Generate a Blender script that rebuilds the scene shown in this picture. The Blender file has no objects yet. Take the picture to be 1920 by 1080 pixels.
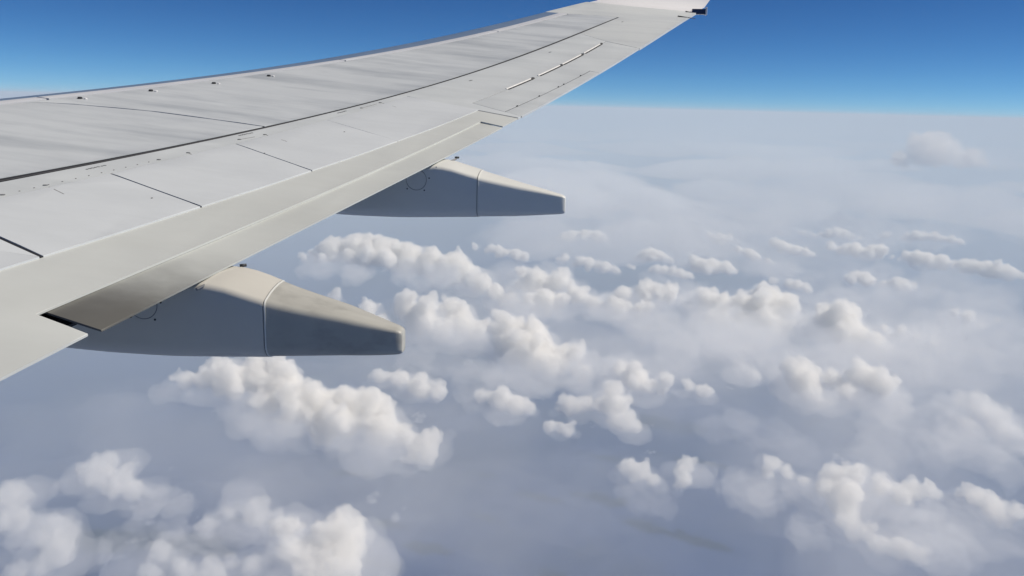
import bpy, bmesh, math, random
import numpy as np
from mathutils import Vector, Matrix, noise

random.seed(7)
scene = bpy.context.scene
COL = scene.collection

# ------------------------------------------------------------------ camera
# metres; x = aft, y = outboard, z = up, the eye at the cabin window is the origin
cam_data = bpy.data.cameras.new("camera")
cam = bpy.data.objects.new("camera", cam_data)
COL.objects.link(cam)
R_ = Vector((0.993264, 0.112969, 0.025780))
U_ = Vector((-0.049208, 0.209819, 0.976501))
F_ = Vector((-0.104905, 0.971192, -0.213965))
TRIM = Matrix.Rotation(math.radians(0.36), 4, R_)   # attitude of the aircraft, applied to the eye and the wing alike
cam.matrix_world = TRIM @ Matrix((R_, U_, -F_)).transposed().to_4x4()
cam_data.sensor_width = 36.0
cam_data.lens = 36.0 * 1606.47 / 1920.0
cam_data.clip_start = 0.05
cam_data.clip_end = 1.0e6
scene.camera = cam

# ------------------------------------------------------------------ light
SUN_EL = math.radians(48)
SUN_AZ = math.radians(8)                       # from +x (aft) towards +y (outboard)
sun_dir = Vector((math.cos(SUN_EL) * math.cos(SUN_AZ), math.cos(SUN_EL) * math.sin(SUN_AZ), math.sin(SUN_EL)))
world = bpy.data.worlds.new("World")
scene.world = world
world.use_nodes = True
wn = world.node_tree
sky = wn.nodes.new("ShaderNodeTexSky")
sky.sky_type = 'NISHITA'
sky.sun_disc = False
sky.sun_elevation = SUN_EL
sky.sun_rotation = math.pi / 2 - SUN_AZ
sky.altitude = 9000.0
sky.air_density = 1.0
sky.dust_density = 0.5
sky.ozone_density = 1.5
bg = wn.nodes["Background"]
bg.inputs["Strength"].default_value = 0.092
# the deep, saturated blue that the sky has at cruising height: one response curve per channel
sep = wn.nodes.new("ShaderNodeSeparateColor")
comb = wn.nodes.new("ShaderNodeCombineColor")
wn.links.new(sky.outputs[0], sep.inputs[0])
for i, (top, gain, power) in enumerate(((5.5, 0.205, 1.59), (7.5, 0.430, 1.36), (9.5, 0.745, 1.117))):
    mn = wn.nodes.new("ShaderNodeMath"); mn.operation = 'MINIMUM'; mn.inputs[1].default_value = top
    pw = wn.nodes.new("ShaderNodeMath"); pw.operation = 'POWER'; pw.inputs[1].default_value = power
    ml = wn.nodes.new("ShaderNodeMath"); ml.operation = 'MULTIPLY'; ml.inputs[1].default_value = gain
    wn.links.new(sep.outputs[i], mn.inputs[0]); wn.links.new(mn.outputs[0], pw.inputs[0])
    wn.links.new(pw.outputs[0], ml.inputs[0]); wn.links.new(ml.outputs[0], comb.inputs[i])
wn.links.new(comb.outputs[0], bg.inputs["Color"])

sun_data = bpy.data.lights.new("sun", 'SUN')
sun_data.energy = 5.0
sun_data.angle = math.radians(0.5)
sun_data.color = (1.0, 0.92, 0.805)
sun = bpy.data.objects.new("sun", sun_data)
sun.rotation_euler = (-sun_dir).to_track_quat('-Z', 'Y').to_euler()
COL.objects.link(sun)

scene.view_settings.view_transform = 'Standard'
scene.view_settings.look = 'None'
scene.view_settings.gamma = 1.0
scene.view_settings.use_curve_mapping = False
scene.view_settings.exposure = 0.0
scene.render.engine = 'CYCLES'
cy = scene.cycles
cy.max_bounces = 24
cy.volume_bounces = 16
cy.diffuse_bounces = 3
cy.glossy_bounces = 3
cy.transparent_max_bounces = 24
cy.use_denoising = True
try:
    cy.denoiser = 'OPENIMAGEDENOISE'
except Exception:
    pass


# ------------------------------------------------------------------ helpers
def tag(o, label=None, cat=None, group=None, kind=None):
    if label: o["label"] = label
    if cat: o["category"] = cat
    if group: o["group"] = group
    if kind: o["kind"] = kind
    return o


def link(name, me, mat=None, parent=None):
    o = bpy.data.objects.new(name, me)
    COL.objects.link(o)
    if mat is not None:
        me.materials.clear()
        me.materials.append(mat)
    if parent is not None:
        o.parent = parent
    return o


def new_mat(name):
    m = bpy.data.materials.new(name)
    m.use_nodes = True
    return m, m.node_tree, m.node_tree.nodes["Principled BSDF"]

# ------------------------------------------------------------------ materials of the wing
def ramp(nt, fac, stops):
    cr = nt.nodes.new("ShaderNodeValToRGB")
    e = cr.color_ramp.elements
    while len(e) < len(stops): e.new(0.5)
    for k, (pos, col) in enumerate(stops):
        e[k].position = pos
        e[k].color = (*col, 1) if len(col) == 3 else col
    nt.links.new(fac, cr.inputs[0])
    return cr.outputs[0]


def noise_tex(nt, vec, scale, detail=4, rough=0.55, mapping=None, loc=(0, 0, 0)):
    if mapping is not None:
        mp = nt.nodes.new("ShaderNodeMapping")
        mp.inputs["Scale"].default_value = mapping
        mp.inputs["Location"].default_value = loc
        nt.links.new(vec, mp.inputs["Vector"])
        vec = mp.outputs[0]
    n = nt.nodes.new("ShaderNodeTexNoise")
    n.inputs["Scale"].default_value = scale
    n.inputs["Detail"].default_value = detail
    n.inputs["Roughness"].default_value = rough
    nt.links.new(vec, n.inputs["Vector"])
    return n.outputs["Fac"]


def mixc(nt, fac, a, b, mode='MIX'):
    mx = nt.nodes.new("ShaderNodeMix")
    mx.data_type = 'RGBA'
    mx.blend_type = mode
    for sock, val in ((mx.inputs[0], fac), (mx.inputs[6], a), (mx.inputs[7], b)):
        if isinstance(val, (int, float)): sock.default_value = val
        elif isinstance(val, tuple): sock.default_value = (*val, 1)
        else: nt.links.new(val, sock)
    return mx.outputs[2]


def paint(name, col, rough=0.42, streak=0.0, streak_col=(0.2, 0.22, 0.25), grime=0.12, metallic=0.0, stain=None, smudge=0.0):
    """aged aircraft paint: streamwise (x) streaks, soft blotches and fine orange peel"""
    m, nt, p = new_mat(name)
    tc = nt.nodes.new("ShaderNodeTexCoord")
    v = tc.outputs["Object"]
    blotch = ramp(nt, noise_tex(nt, v, 0.9, 5, 0.6), [(0.3, (0, 0, 0)), (0.75, (1, 1, 1))])
    dark = tuple(c * 0.82 for c in col)
    mm = nt.nodes.new("ShaderNodeMath"); mm.operation = 'MULTIPLY'; mm.inputs[1].default_value = grime * 3
    nt.links.new(blotch, mm.inputs[0])
    c = mixc(nt, mm.outputs[0], tuple(col), dark)
    fine = ramp(nt, noise_tex(nt, v, 14.0, 3, 0.6, (0.35, 1, 1)), [(0.35, (0, 0, 0)), (0.8, (1, 1, 1))])
    mf = nt.nodes.new("ShaderNodeMath"); mf.operation = 'MULTIPLY'; mf.inputs[1].default_value = 0.22
    nt.links.new(fine, mf.inputs[0])
    c = mixc(nt, mf.outputs[0], c, tuple(k * 0.85 for k in col))
    if streak > 0:
        s1 = ramp(nt, noise_tex(nt, v, 1.0, 5, 0.62, (0.42, 2.1, 0.0)), [(0.46, (0, 0, 0)), (0.68, (1, 1, 1))])
        s2 = ramp(nt, noise_tex(nt, v, 1.0, 4, 0.6, (0.8, 7.0, 0.0), (3, 9, 0)), [(0.48, (0, 0, 0)), (0.75, (1, 1, 1))])
        add = nt.nodes.new("ShaderNodeMath"); add.operation = 'MULTIPLY_ADD'
        add.inputs[1].default_value = 0.45
        nt.links.new(s2, add.inputs[0]); nt.links.new(s1, add.inputs[2])
        ms = nt.nodes.new("ShaderNodeMath"); ms.operation = 'MULTIPLY'; ms.inputs[1].default_value = streak; ms.use_clamp = True
        nt.links.new(add.outputs[0], ms.inputs[0])
        c = mixc(nt, ms.outputs[0], c, streak_col)
    if smudge > 0:
        k1 = ramp(nt, noise_tex(nt, v, 6.0, 5, 0.65, (0.7, 1.0, 1.3)), [(0.48, (0, 0, 0)), (0.66, (1, 1, 1))])
        mk = nt.nodes.new("ShaderNodeMath"); mk.operation = 'MULTIPLY'; mk.inputs[1].default_value = smudge
        nt.links.new(k1, mk.inputs[0])
        c = mixc(nt, mk.outputs[0], c, tuple(k * 0.38 for k in col))
    if stain is not None:
        # stain = (axis index, from, to, colour, strength): soot that thins out along one axis
        ax, a, b, sc, st = stain
        sep = nt.nodes.new("ShaderNodeSeparateXYZ"); nt.links.new(v, sep.inputs[0])
        mr = nt.nodes.new("ShaderNodeMapRange"); mr.interpolation_type = 'SMOOTHSTEP'
        mr.inputs[1].default_value = a; mr.inputs[2].default_value = b
        mr.inputs[3].default_value = st; mr.inputs[4].default_value = 0.0
        nzo = noise_tex(nt, v, 3.0, 4, 0.6, (1.0, 1.6, 1.0))
        ad = nt.nodes.new("ShaderNodeMath"); ad.operation = 'MULTIPLY_ADD'; ad.inputs[1].default_value = (b - a) * 0.4
        sb = nt.nodes.new("ShaderNodeMath"); sb.operation = 'SUBTRACT'; sb.inputs[1].default_value = 0.5
        nt.links.new(nzo, sb.inputs[0]); nt.links.new(sb.outputs[0], ad.inputs[0])
        nt.links.new(sep.outputs[ax], ad.inputs[2]); nt.links.new(ad.outputs[0], mr.inputs[0])
        c = mixc(nt, mr.outputs[0], c, sc)
    nt.links.new(c, p.inputs["Base Color"])
    p.inputs["Metallic"].default_value = metallic
    rr = nt.nodes.new("ShaderNodeMapRange")
    rr.inputs[3].default_value = rough - 0.06; rr.inputs[4].default_value = rough + 0.1
    nt.links.new(noise_tex(nt, v, 3.0, 4), rr.inputs[0]); nt.links.new(rr.outputs[0], p.inputs["Roughness"])
    bp = nt.nodes.new("ShaderNodeBump"); bp.inputs["Strength"].default_value = 0.05; bp.inputs["Distance"].default_value = 0.02
    nt.links.new(noise_tex(nt, v, 2.2, 3, 0.5, (0.6, 1.6, 1)), bp.inputs["Height"])
    nt.links.new(bp.outputs[0], p.inputs["Normal"])
    return m


def plain(name, col, rough=0.5, metallic=0.0):
    m, nt, p = new_mat(name)
    tc = nt.nodes.new("ShaderNodeTexCoord")
    c = mixc(nt, ramp(nt, noise_tex(nt, tc.outputs["Object"], 9.0, 4), [(0.3, (0, 0, 0)), (0.7, (1, 1, 1))]), tuple(col), tuple(k * 0.8 for k in col))
    nt.links.new(c, p.inputs["Base Color"])
    p.inputs["Roughness"].default_value = rough
    p.inputs["Metallic"].default_value = metallic
    return m


M_SKIN = paint("grey_skin_paint", (0.50, 0.535, 0.56), 0.40, 0.62, (0.27, 0.30, 0.33))
M_REAR = paint("rear_skin_paint", (0.53, 0.565, 0.58), 0.42, 0.28, (0.34, 0.37, 0.38))
M_SPOIL = paint("spoiler_paint", (0.54, 0.575, 0.60), 0.42, 0.18, (0.37, 0.40, 0.42), 0.08)
M_FLAP = paint("flap_paint", (0.50, 0.525, 0.515), 0.45, 0.10, (0.36, 0.37, 0.33), 0.10)
M_AFTFLAP = paint("aft_flap_paint", (0.505, 0.53, 0.515), 0.40, 0.10, (0.36, 0.36, 0.32), 0.10, stain=(1, 2.22, 3.15, (0.085, 0.083, 0.073), 0.92))
M_TIP = paint("wing_tip_paint", (0.53, 0.56, 0.565), 0.42, 0.35, (0.34, 0.37, 0.40))
M_WLET = paint("winglet_paint", (0.74, 0.74, 0.75), 0.3, 0.05)
M_SLAT = paint("slat_sky_tinted_metal", (0.33, 0.46, 0.62), 0.30, 0.10, (0.25, 0.33, 0.44), metallic=0.6)  # bare metal, with the blue of the reflected sky put into its colour
M_STRIP = paint("slat_edge_paint", (0.58, 0.60, 0.63), 0.35)
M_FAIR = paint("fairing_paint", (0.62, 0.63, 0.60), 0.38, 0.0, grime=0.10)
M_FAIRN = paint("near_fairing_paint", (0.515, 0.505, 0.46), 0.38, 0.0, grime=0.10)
M_FAIRD = paint("fairing_tail_paint", (0.45, 0.45, 0.415), 0.42, 0.4, (0.18, 0.178, 0.165), grime=0.3, smudge=0.35)
M_GAP = plain("gap_sealant", (0.018, 0.020, 0.026), 0.7)
M_DARK = plain("dark_rubber", (0.03, 0.032, 0.036), 0.6)
M_NAVY = plain("tinted_lamp_cover", (0.012, 0.018, 0.06), 0.2)
M_WHITE = plain("white_seal", (0.80, 0.80, 0.80), 0.4)
M_BAR = plain("seal_grey_white", (0.70, 0.70, 0.69), 0.5)
M_STENCIL = plain("stencil_grey", (0.20, 0.21, 0.22), 0.6)
M_LINE = plain("seam_and_shadow_line", (0.22, 0.225, 0.23), 0.6)

# ------------------------------------------------------------------ surface of the wing
HC = (0.256382, 1.032034, 0.275128, 0.027219, -0.066796, -0.278948, 0.100411, 0.039481)


def H0(x, y):
    q = (x + 8.50024 - 0.519409 * y) / 3.0
    Y = (y - 9.0) / 6.0
    return HC[0] + HC[1] * Y + HC[2] * Y ** 2 + HC[3] * Y ** 3 + HC[4] * Y ** 4 + HC[5] * q + HC[6] * q * Y + HC[7] * q * q


def H(x, y):
    """height of the upper surface: dihedral, upward flex, twist and camber"""
    for lim, sgn in ((3.0, -1), (16.2, 1)):
        if (y - lim) * sgn > 0:
            x0 = x - 0.4 * (y - lim)
            g = (H0(x0 + 0.04, lim + 0.1) - H0(x0 - 0.04, lim - 0.1)) / 0.2
            return H0(x0, lim) + g * (y - lim)
    return H0(x, y)


CURVES = {  # chordwise position x of each spanwise line as a polynomial of y
    'LE': ((0.000752547, -0.0314552, 0.90542, -9.91858), 6.7, 16.0),
    'SLF': ((-0.000527262, 0.00705175, 0.554562, -8.81241), 6.65, 14.8),
    'SL': ((-0.000778243, 0.0176484, 0.421658, -8.20645), 6.55, 14.5),
    'DKF': ((0.00117831, -0.0416011, 0.848408, -7.13153), 4.98, 14.6),
    'DKR': ((0.000849939, -0.0311877, 0.740363, -6.71481), 4.91, 14.6),
    'HG': ((-0.0133198, 0.566749, -5.90839), 4.67, 8.6),
    'SP': ((-0.00999219, 0.486965, -4.63373), 3.8, 8.4),
    'F2': ((-0.00466159, 0.348004, -3.65168), 3.48, 7.95),
    'TE': ((9.9208e-05, -0.000127137, 0.266491, -3.09607), 2.95, 15.4),
    'AH': ((-0.00952836, 0.516178, -5.10376), 8.55, 12.6),
    'TAB': ((-0.00585653, 0.43491, -4.25101), 8.3, 10.7),
}
Y_IN = 1.3


def cx(name, y):
    c, lo, hi = CURVES[name]
    yy = min(max(y, lo), hi)
    v = d = 0.0
    for k in c:
        d = d * yy + v
        v = v * yy + k
    if name == 'LE' and y < lo: d = 0.52
    if name in ('SLF', 'SL') and y < lo: d = 0.53
    return v + d * (y - yy)


def seg(name, y0, y1, step=0.45):
    n = max(1, int(abs(y1 - y0) / step))
    return [(cx(name, y0 + (y1 - y0) * k / n), y0 + (y1 - y0) * k / n) for k in range(n + 1)]


def inset(edges):
    """edges: list of (points, gap). Joins the chains into one loop, each side moved inwards by its gap."""
    pts, gaps = [], []
    for chain, g in edges:
        ch = list(chain)
        if pts and (abs(pts[-1][0] - ch[0][0]) + abs(pts[-1][1] - ch[0][1])) < 0.02:
            ch = ch[1:]
            if gaps: gaps[-1] = g
        elif gaps:
            gaps[-1] = g
        for q in ch:
            pts.append(q); gaps.append(g)
    if abs(pts[-1][0] - pts[0][0]) + abs(pts[-1][1] - pts[0][1]) < 0.02:
        pts.pop(); gaps.pop()
    n = len(pts)
    area = sum(pts[i][0] * pts[(i + 1) % n][1] - pts[(i + 1) % n][0] * pts[i][1] for i in range(n))
    s = 1.0 if area > 0 else -1.0
    out = []
    for i in range(n):
        p0, p1, p2 = pts[i - 1], pts[i], pts[(i + 1) % n]
        g0, g1 = gaps[i - 1], gaps[i]
        d0 = Vector((p1[0] - p0[0], p1[1] - p0[1])).normalized()
        d1 = Vector((p2[0] - p1[0], p2[1] - p1[1])).normalized()
        n0 = Vector((-d0.y, d0.x)) * s
        n1 = Vector((-d1.y, d1.x)) * s
        cr = d0.x * d1.y - d0.y * d1.x
        P = Vector(p1)
        if abs(cr) < 0.08:
            out.append(P + (n0 * g0 + n1 * g1) * 0.5)
        else:
            A = P + n0 * g0; B = P + n1 * g1
            t = ((B.x - A.x) * d1.y - (B.y - A.y) * d1.x) / cr
            out.append(A + d0 * t)
    return out


def panel_mesh(name, loop, thick=0.022, dz=0.0, slope=None, bevel=0.003, cell=0.4):
    bm = bmesh.new()
    vs = [bm.verts.new((q[0], q[1], 0)) for q in loop]
    bm.faces.new(vs)
    xs = [q[0] for q in loop]; ys = [q[1] for q in loop]
    for axis, lo, hi in ((1, min(ys), max(ys)), (0, min(xs), max(xs))):
        n = int((hi - lo) / cell)
        for k in range(1, n + 1):
            co = [0, 0, 0]; co[axis] = lo + (hi - lo) * k / (n + 1)
            no = [0, 0, 0]; no[axis] = 1
            bmesh.ops.bisect_plane(bm, geom=bm.verts[:] + bm.edges[:] + bm.faces[:], plane_co=co, plane_no=no)
    bmesh.ops.recalc_face_normals(bm, faces=bm.faces)
    for f in bm.faces:
        if f.normal.z < 0: f.normal_flip()
    top = {v: v.co.copy() for v in bm.verts}
    for v in bm.verts:
        v.co.z = H(v.co.x, v.co.y) + dz + (slope(v.co.x, v.co.y) if slope else 0)
    border = [e for e in bm.edges if e.is_boundary]
    faces = bm.faces[:]
    dup = {}
    for v in list(bm.verts):
        w = bm.verts.new((v.co.x, v.co.y, v.co.z - thick)); dup[v] = w
    for f in faces:
        bm.faces.new([dup[v] for v in reversed(f.verts)])
    for e in border:
        a, b = e.verts
        f = e.link_faces[0]
        for l in f.loops:
            if l.edge == e:
                a, b = l.vert, l.link_loop_next.vert
        bm.faces.new((b, a, dup[a], dup[b]))
    if bevel > 0:
        rim = [e for e in border]
        bmesh.ops.bevel(bm, geom=rim, offset=bevel, segments=2, profile=0.6, affect='EDGES', clamp_overlap=True)
    for f in bm.faces:
        f.smooth = f.normal.z > 0.5 or True
    me = bpy.data.meshes.new(name)
    bm.to_mesh(me); bm.free()
    me.set_sharp_from_angle(angle=math.radians(35))
    return me


wing = bpy.data.objects.new("aircraft_wing", None)
wing.location = (-3.0, Y_IN, -1.3)
COL.objects.link(wing)
tag(wing, "long light grey airliner wing with dark panel gaps and upswept white tip", "wing")
WINV = Matrix.Translation(-wing.location)


def part(name, me, mat, parent=None, label=None):
    """children keep coordinates in the wing's own frame"""
    me.transform(WINV)
    o = link(name, me, mat, parent or wing)
    if label: o["label"] = label
    return o


# texture coordinates stay in aircraft metres: each mesh is shifted by the wing's location only
def panel(name, edges, mat, label=None, parent=None, **kw):
    return part(name, panel_mesh(name, inset(edges), **kw), mat, parent, label)


# chordwise joints
diag = [(cx('SL', 6.62), 6.62), (-4.72, 6.79), (-4.42, 6.88), (-3.856, 6.97), (-3.301, 6.965), (cx('DKF', 6.94), 6.94)]
L = {0: ((cx('HG', 3.15), 3.15), (cx('SP', 2.87), 2.87)),
     1: ((cx('HG', 4.37), 4.37), (cx('SP', 4.0), 4.0)),
     2: ((cx('HG', 5.345), 5.345), (cx('SP', 4.972), 4.972)),
     3: ((cx('HG', 6.36), 6.36), (cx('SP', 5.935), 5.935)),
     4: ((cx('HG', 7.37), 7.37), (cx('SP', 6.965), 6.965)),
     5: ((cx('HG', 8.583), 8.583), (cx('SP', 8.354), 8.354))}
L5b = (cx('TE', 8.18), 8.18)
A1 = [(cx('AH', 8.592), 8.592), (cx('TAB', 8.367), 8.367), (cx('TE', 8.262), 8.262)]
AO = [(cx('DKR', 12.96), 12.96), (cx('AH', 12.573), 12.573), (cx('TE', 12.266), 12.266)]
tipb = [(cx('SL', 14.466), 14.466), (-0.473, 14.52), (-0.213, 14.53), (cx('DKF', 14.5), 14.5)]
joint = [(1.313, 15.40), (1.1, 15.51), (0.859, 15.61), (0.62, 15.72), (0.408, 15.79), (0.17, 15.83), (-0.057, 15.85), (cx('LE', 15.79), 15.79)]

# ------------------------------------------------------------------ wing box underneath and lower skin
bm = bmesh.new()
rows = []
ys = [Y_IN + (15.3 - Y_IN) * k / 40 for k in range(41)]
for y in ys:
    xl, xt = cx('LE', y) + 0.06, cx('TE', y) - 0.22
    ch = xt - xl
    top, bot = [], []
    for k in range(13):
        s = k / 12
        x = xl + ch * s
        t = 0.105 * (ch + 0.3) * 1.35 * math.sqrt(s + 0.02) * (1 - s) ** 0.9 + 0.012
        top.append(bm.verts.new((x, y, H(x, y) - 0.062)))
        bot.append(bm.verts.new((x, y, H(x, y) - 0.066 - t)))
    rows.append(top + bot[::-1])
for a, b in zip(rows, rows[1:]):
    n = len(a)
    for k in range(n):
        f = bm.faces.new((a[k], a[(k + 1) % n], b[(k + 1) % n], b[k]))
        f.material_index = 0 if k < 12 else 1
bm.faces.new(rows[0]); bm.faces.new(rows[-1][::-1])
bmesh.ops.recalc_face_normals(bm, faces=bm.faces)
me = bpy.data.meshes.new("wing_box"); bm.to_mesh(me); bm.free()
wb = part("wing_box", me, M_GAP)
me.materials.append(M_REAR)

# ------------------------------------------------------------------ leading edge slat
def strip_mesh(name, y0, y1, ny, section):
    bm = bmesh.new()
    rows = []
    for k in range(ny + 1):
        y = y0 + (y1 - y0) * k / ny
        rows.append([bm.verts.new(p) for p in section(y)])
    for a, b in zip(rows, rows[1:]):
        for i in range(len(a) - 1):
            bm.faces.new((a[i], b[i], b[i + 1], a[i + 1])).smooth = True
    bm.faces.new(rows[0]); bm.faces.new(rows[-1][::-1])
    bmesh.ops.recalc_face_normals(bm, faces=bm.faces)
    me = bpy.data.meshes.new(name); bm.to_mesh(me); bm.free()
    me.set_sharp_from_angle(angle=math.radians(40))
    return me


def nose(y, dr=0.0):
    xl = cx('LE', y)
    r = 0.10 - 0.004 * y + dr
    z0 = H(xl, y)
    out = []
    for k in range(9):
        th = math.pi * k / 8
        out.append((xl - 1.3 * r * math.sin(th), y, z0 - r * (1 - math.cos(th))))
    return out


def slat_section(y):
    a, b = cx('SLF', y) - 0.004, cx('LE', y)
    front = [(a + (b - a) * k / 4, y) for k in range(4)]
    pts = [(x, y, H(x, y) + 0.004) for x, y in front]
    pts += nose(y)
    pts.append((a, y, H(a, y) - 0.05))
    return pts


SLAT_CUTS = [Y_IN, 3.9, 6.9, 9.9, 12.6, 14.46]
for a, b in zip(SLAT_CUTS, SLAT_CUTS[1:]):
    sl = part("leading_edge_slat", strip_mesh("leading_edge_slat", a + 0.003, b - 0.003, 14, slat_section), M_SLAT)
    part("slat_trailing_strip", panel_mesh("slat_trailing_strip", inset([(seg('SLF', a + 0.003, b - 0.003), 0.0), ([(cx('SL', b - 0.003), b - 0.003)], 0.0), (seg('SL', b - 0.003, a + 0.003), 0.012)]), thick=0.02, dz=0.006), M_STRIP, sl)

# ------------------------------------------------------------------ skins
panel("skin_panel", [(seg('SL', Y_IN, 6.62), 0.010), (diag, 0.011), (seg('DKF', 6.94, Y_IN), 0.0), ([(cx('SL', Y_IN), Y_IN)], 0.0)], M_SKIN, cell=0.35)
panel("skin_panel", [(seg('SL', 6.62, 14.466), 0.010), (tipb, 0.010), (seg('DKF', 14.5, 6.94), 0.0), (diag[::-1], 0.011)], M_SKIN, cell=0.35)
panel("rear_skin_panel", [(seg('DKR', Y_IN, 12.96), 0.0), (AO[:2], 0.005), (seg('AH', 12.573, 8.592), 0.005), (A1, 0.007), ([A1[-1], L5b], 0.0),
                          ([L5b, L[5][0]], 0.005), (seg('HG', 8.583, Y_IN), 0.0045), ([(cx('DKR', Y_IN), Y_IN)], 0.0)], M_REAR, cell=0.35)

# dark rubber seal in the long gap behind the skins
def seal_section(y):
    a, b = cx('DKF', y) + 0.001, cx('DKR', y) - 0.001
    w = b - a
    xs = [a, a + w * 0.42, a + w * 0.45, a + w * 0.55, a + w * 0.58, b]
    zs = [0.0, 0.0, 0.003, 0.003, 0.0, 0.0]
    return [(x, y, H(x, y) - 0.006 + z) for x, z in zip(xs, zs)] + [(b, y, H(b, y) - 0.03), (a, y, H(a, y) - 0.03)]


part("gap_seal", strip_mesh("gap_seal", Y_IN, 14.5, 60, seal_section), M_GAP)



def seal(name, pts, width, mat, depth=0.005, parent=None):
    """narrow strip of filler lying in a joint, a few millimetres under the paint, or a dark shadow line laid on it"""
    bm = bmesh.new(); rows = []
    dense = []
    for (xa, ya), (xb, yb) in zip(pts, pts[1:]):
        n = max(1, int(math.hypot(xb - xa, yb - ya) / 0.15))
        dense += [(xa + (xb - xa) * k / n, ya + (yb - ya) * k / n) for k in range(n)]
    dense.append(pts[-1])
    for i, (x, y) in enumerate(dense):
        p0, p1 = dense[max(0, i - 1)], dense[min(len(dense) - 1, i + 1)]
        d = Vector((p1[0] - p0[0], p1[1] - p0[1])).normalized()
        nx, ny = -d.y * width / 2, d.x * width / 2
        rows.append([bm.verts.new((x + s * nx, y + s * ny, H(x + s * nx, y + s * ny) - depth - z)) for s, z in ((1, 0), (-1, 0), (-1, 0.008), (1, 0.008))])
    for a, b in zip(rows, rows[1:]):
        for k in range(4): bm.faces.new((a[k], a[(k + 1) % 4], b[(k + 1) % 4], b[k]))
    bm.faces.new(rows[0]); bm.faces.new(rows[-1][::-1])
    bmesh.ops.recalc_face_normals(bm, faces=bm.faces)
    me = bpy.data.meshes.new(name); bm.to_mesh(me); bm.free()
    return part(name, me, mat, parent)


seal("joint_filler", tipb, 0.020, M_GAP, 0.003)
seal("joint_filler", diag, 0.022, M_GAP, 0.006)
seal("joint_filler", A1, 0.016, M_GAP, 0.0045)
seal("joint_filler", AO, 0.010, M_LINE, 0.003)
seal("joint_filler", seg('TAB', 8.367, 10.66), 0.012, M_GAP, 0.0045)
seal("joint_filler", seg('AH', 8.592, 12.573), 0.010, M_LINE, 0.004)
seal("joint_filler", seg('HG', Y_IN, 8.583), 0.008, M_LINE, 0.003)
seal("joint_filler", [L[5][0], L5b], 0.010, M_LINE, 0.003)
for k_, w_ in ((1, 0.022), (2, 0.013), (3, 0.011), (4, 0.005)):
    seal("joint_filler", list(L[k_]), w_, M_GAP if k_ < 4 else M_LINE, 0.006)

# ------------------------------------------------------------------ spoilers, hinged along their front edge
gaps = {0: 0.008, 1: 0.011, 2: 0.0065, 3: 0.0055, 4: 0.0025, 5: 0.004}
ends = [(0, 1), (1, 2), (2, 3), (3, 4), (4, 5)]
for a, b in ends:
    (ha, sa), (hb, sb) = L[a], L[b]
    panel("spoiler", [(seg('HG', ha[1], hb[1]), 0.0035), ([hb, sb], gaps[b]), (seg('SP', sb[1], sa[1]), 0.0), ([sa, ha], gaps[a])], M_SPOIL, thick=0.030, dz=0.001, bevel=0.004)

# ------------------------------------------------------------------ flaps
FL0 = (cx('F2', 3.45), 3.45); FL1 = (cx('TE', 3.35), 3.35)
FE0 = (cx('F2', 7.92), 7.92); FE1 = (cx('TE', 7.824), 7.824)
ya = Y_IN
# the fixed skin inboard of the spoilers and the main flap behind them
panel("main_flap", [([(cx('SP', y) - 0.12, y) for y in [Y_IN + (8.3 - Y_IN) * k / 14 for k in range(15)]], 0.0), ([(cx('SP', 8.354) - 0.02, 8.354), L5b], 0.003), ([L5b, FE1], 0.0), ([FE1, FE0], 0.006),
                    (seg('F2', 7.92, 3.45), 0.0), ([FL0, FL1], 0.0), (seg('TE', 3.35, Y_IN), 0.0), ([(cx('SP', Y_IN) - 0.12, Y_IN)], 0.0)],
      M_FLAP, thick=0.012, dz=-0.004, slope=lambda x, y: -0.005 * max(0.0, min(1.0, (8.6 - y) / 4.0)), bevel=0.003)
panel("spoiler", [(seg('HG', Y_IN, L[0][0][1]), 0.0035), (list(L[0]), 0.008), (seg('SP', L[0][1][1], Y_IN), 0.0), ([(cx('SP', Y_IN), Y_IN)], 0.0)], M_SPOIL, thick=0.030, dz=0.001)
aft = panel("aft_flap", [([(cx('F2', y) - 0.03, y) for y in [3.51 + (7.9 - 3.51) * k / 10 for k in range(11)]], 0.0), ([(cx('F2', 7.91), 7.91), FE1], 0.005), (seg('TE', 7.824, 3.42), 0.0), ([(cx('TE', 3.41), 3.41), (cx('F2', 3.51) - 0.03, 3.51)], 0.0)],
            M_AFTFLAP, label="aft flap section stained dark with soot at its inboard end", thick=0.010, dz=-0.012, slope=lambda x, y: -0.011 * max(0.0, min(1.0, (8.6 - y) / 4.0)), bevel=0.003)

# ------------------------------------------------------------------ aileron with its tab
TE_T = (cx('TE', 10.60), 10.60)
ail = panel("aileron", [(seg('AH', 8.592, 12.573), 0.004), (AO[1:], 0.004), (seg('TE', 12.266, 10.60), 0.0), ([TE_T, (cx('TAB', 10.66), 10.66)], 0.003), (seg('TAB', 10.66, 8.367), 0.0045), (A1[:2][::-1], 0.006)],
            M_REAR, thick=0.022, dz=-0.002)
panel("aileron_tab", [(seg('TAB', 8.367, 10.66), 0.0045), ([(cx('TAB', 10.66), 10.66), TE_T], 0.003), (seg('TE', 10.60, 8.262), 0.0), (A1[1:][::-1], 0.006)],
      M_REAR, parent=ail, thick=0.02, dz=-0.003)

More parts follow.
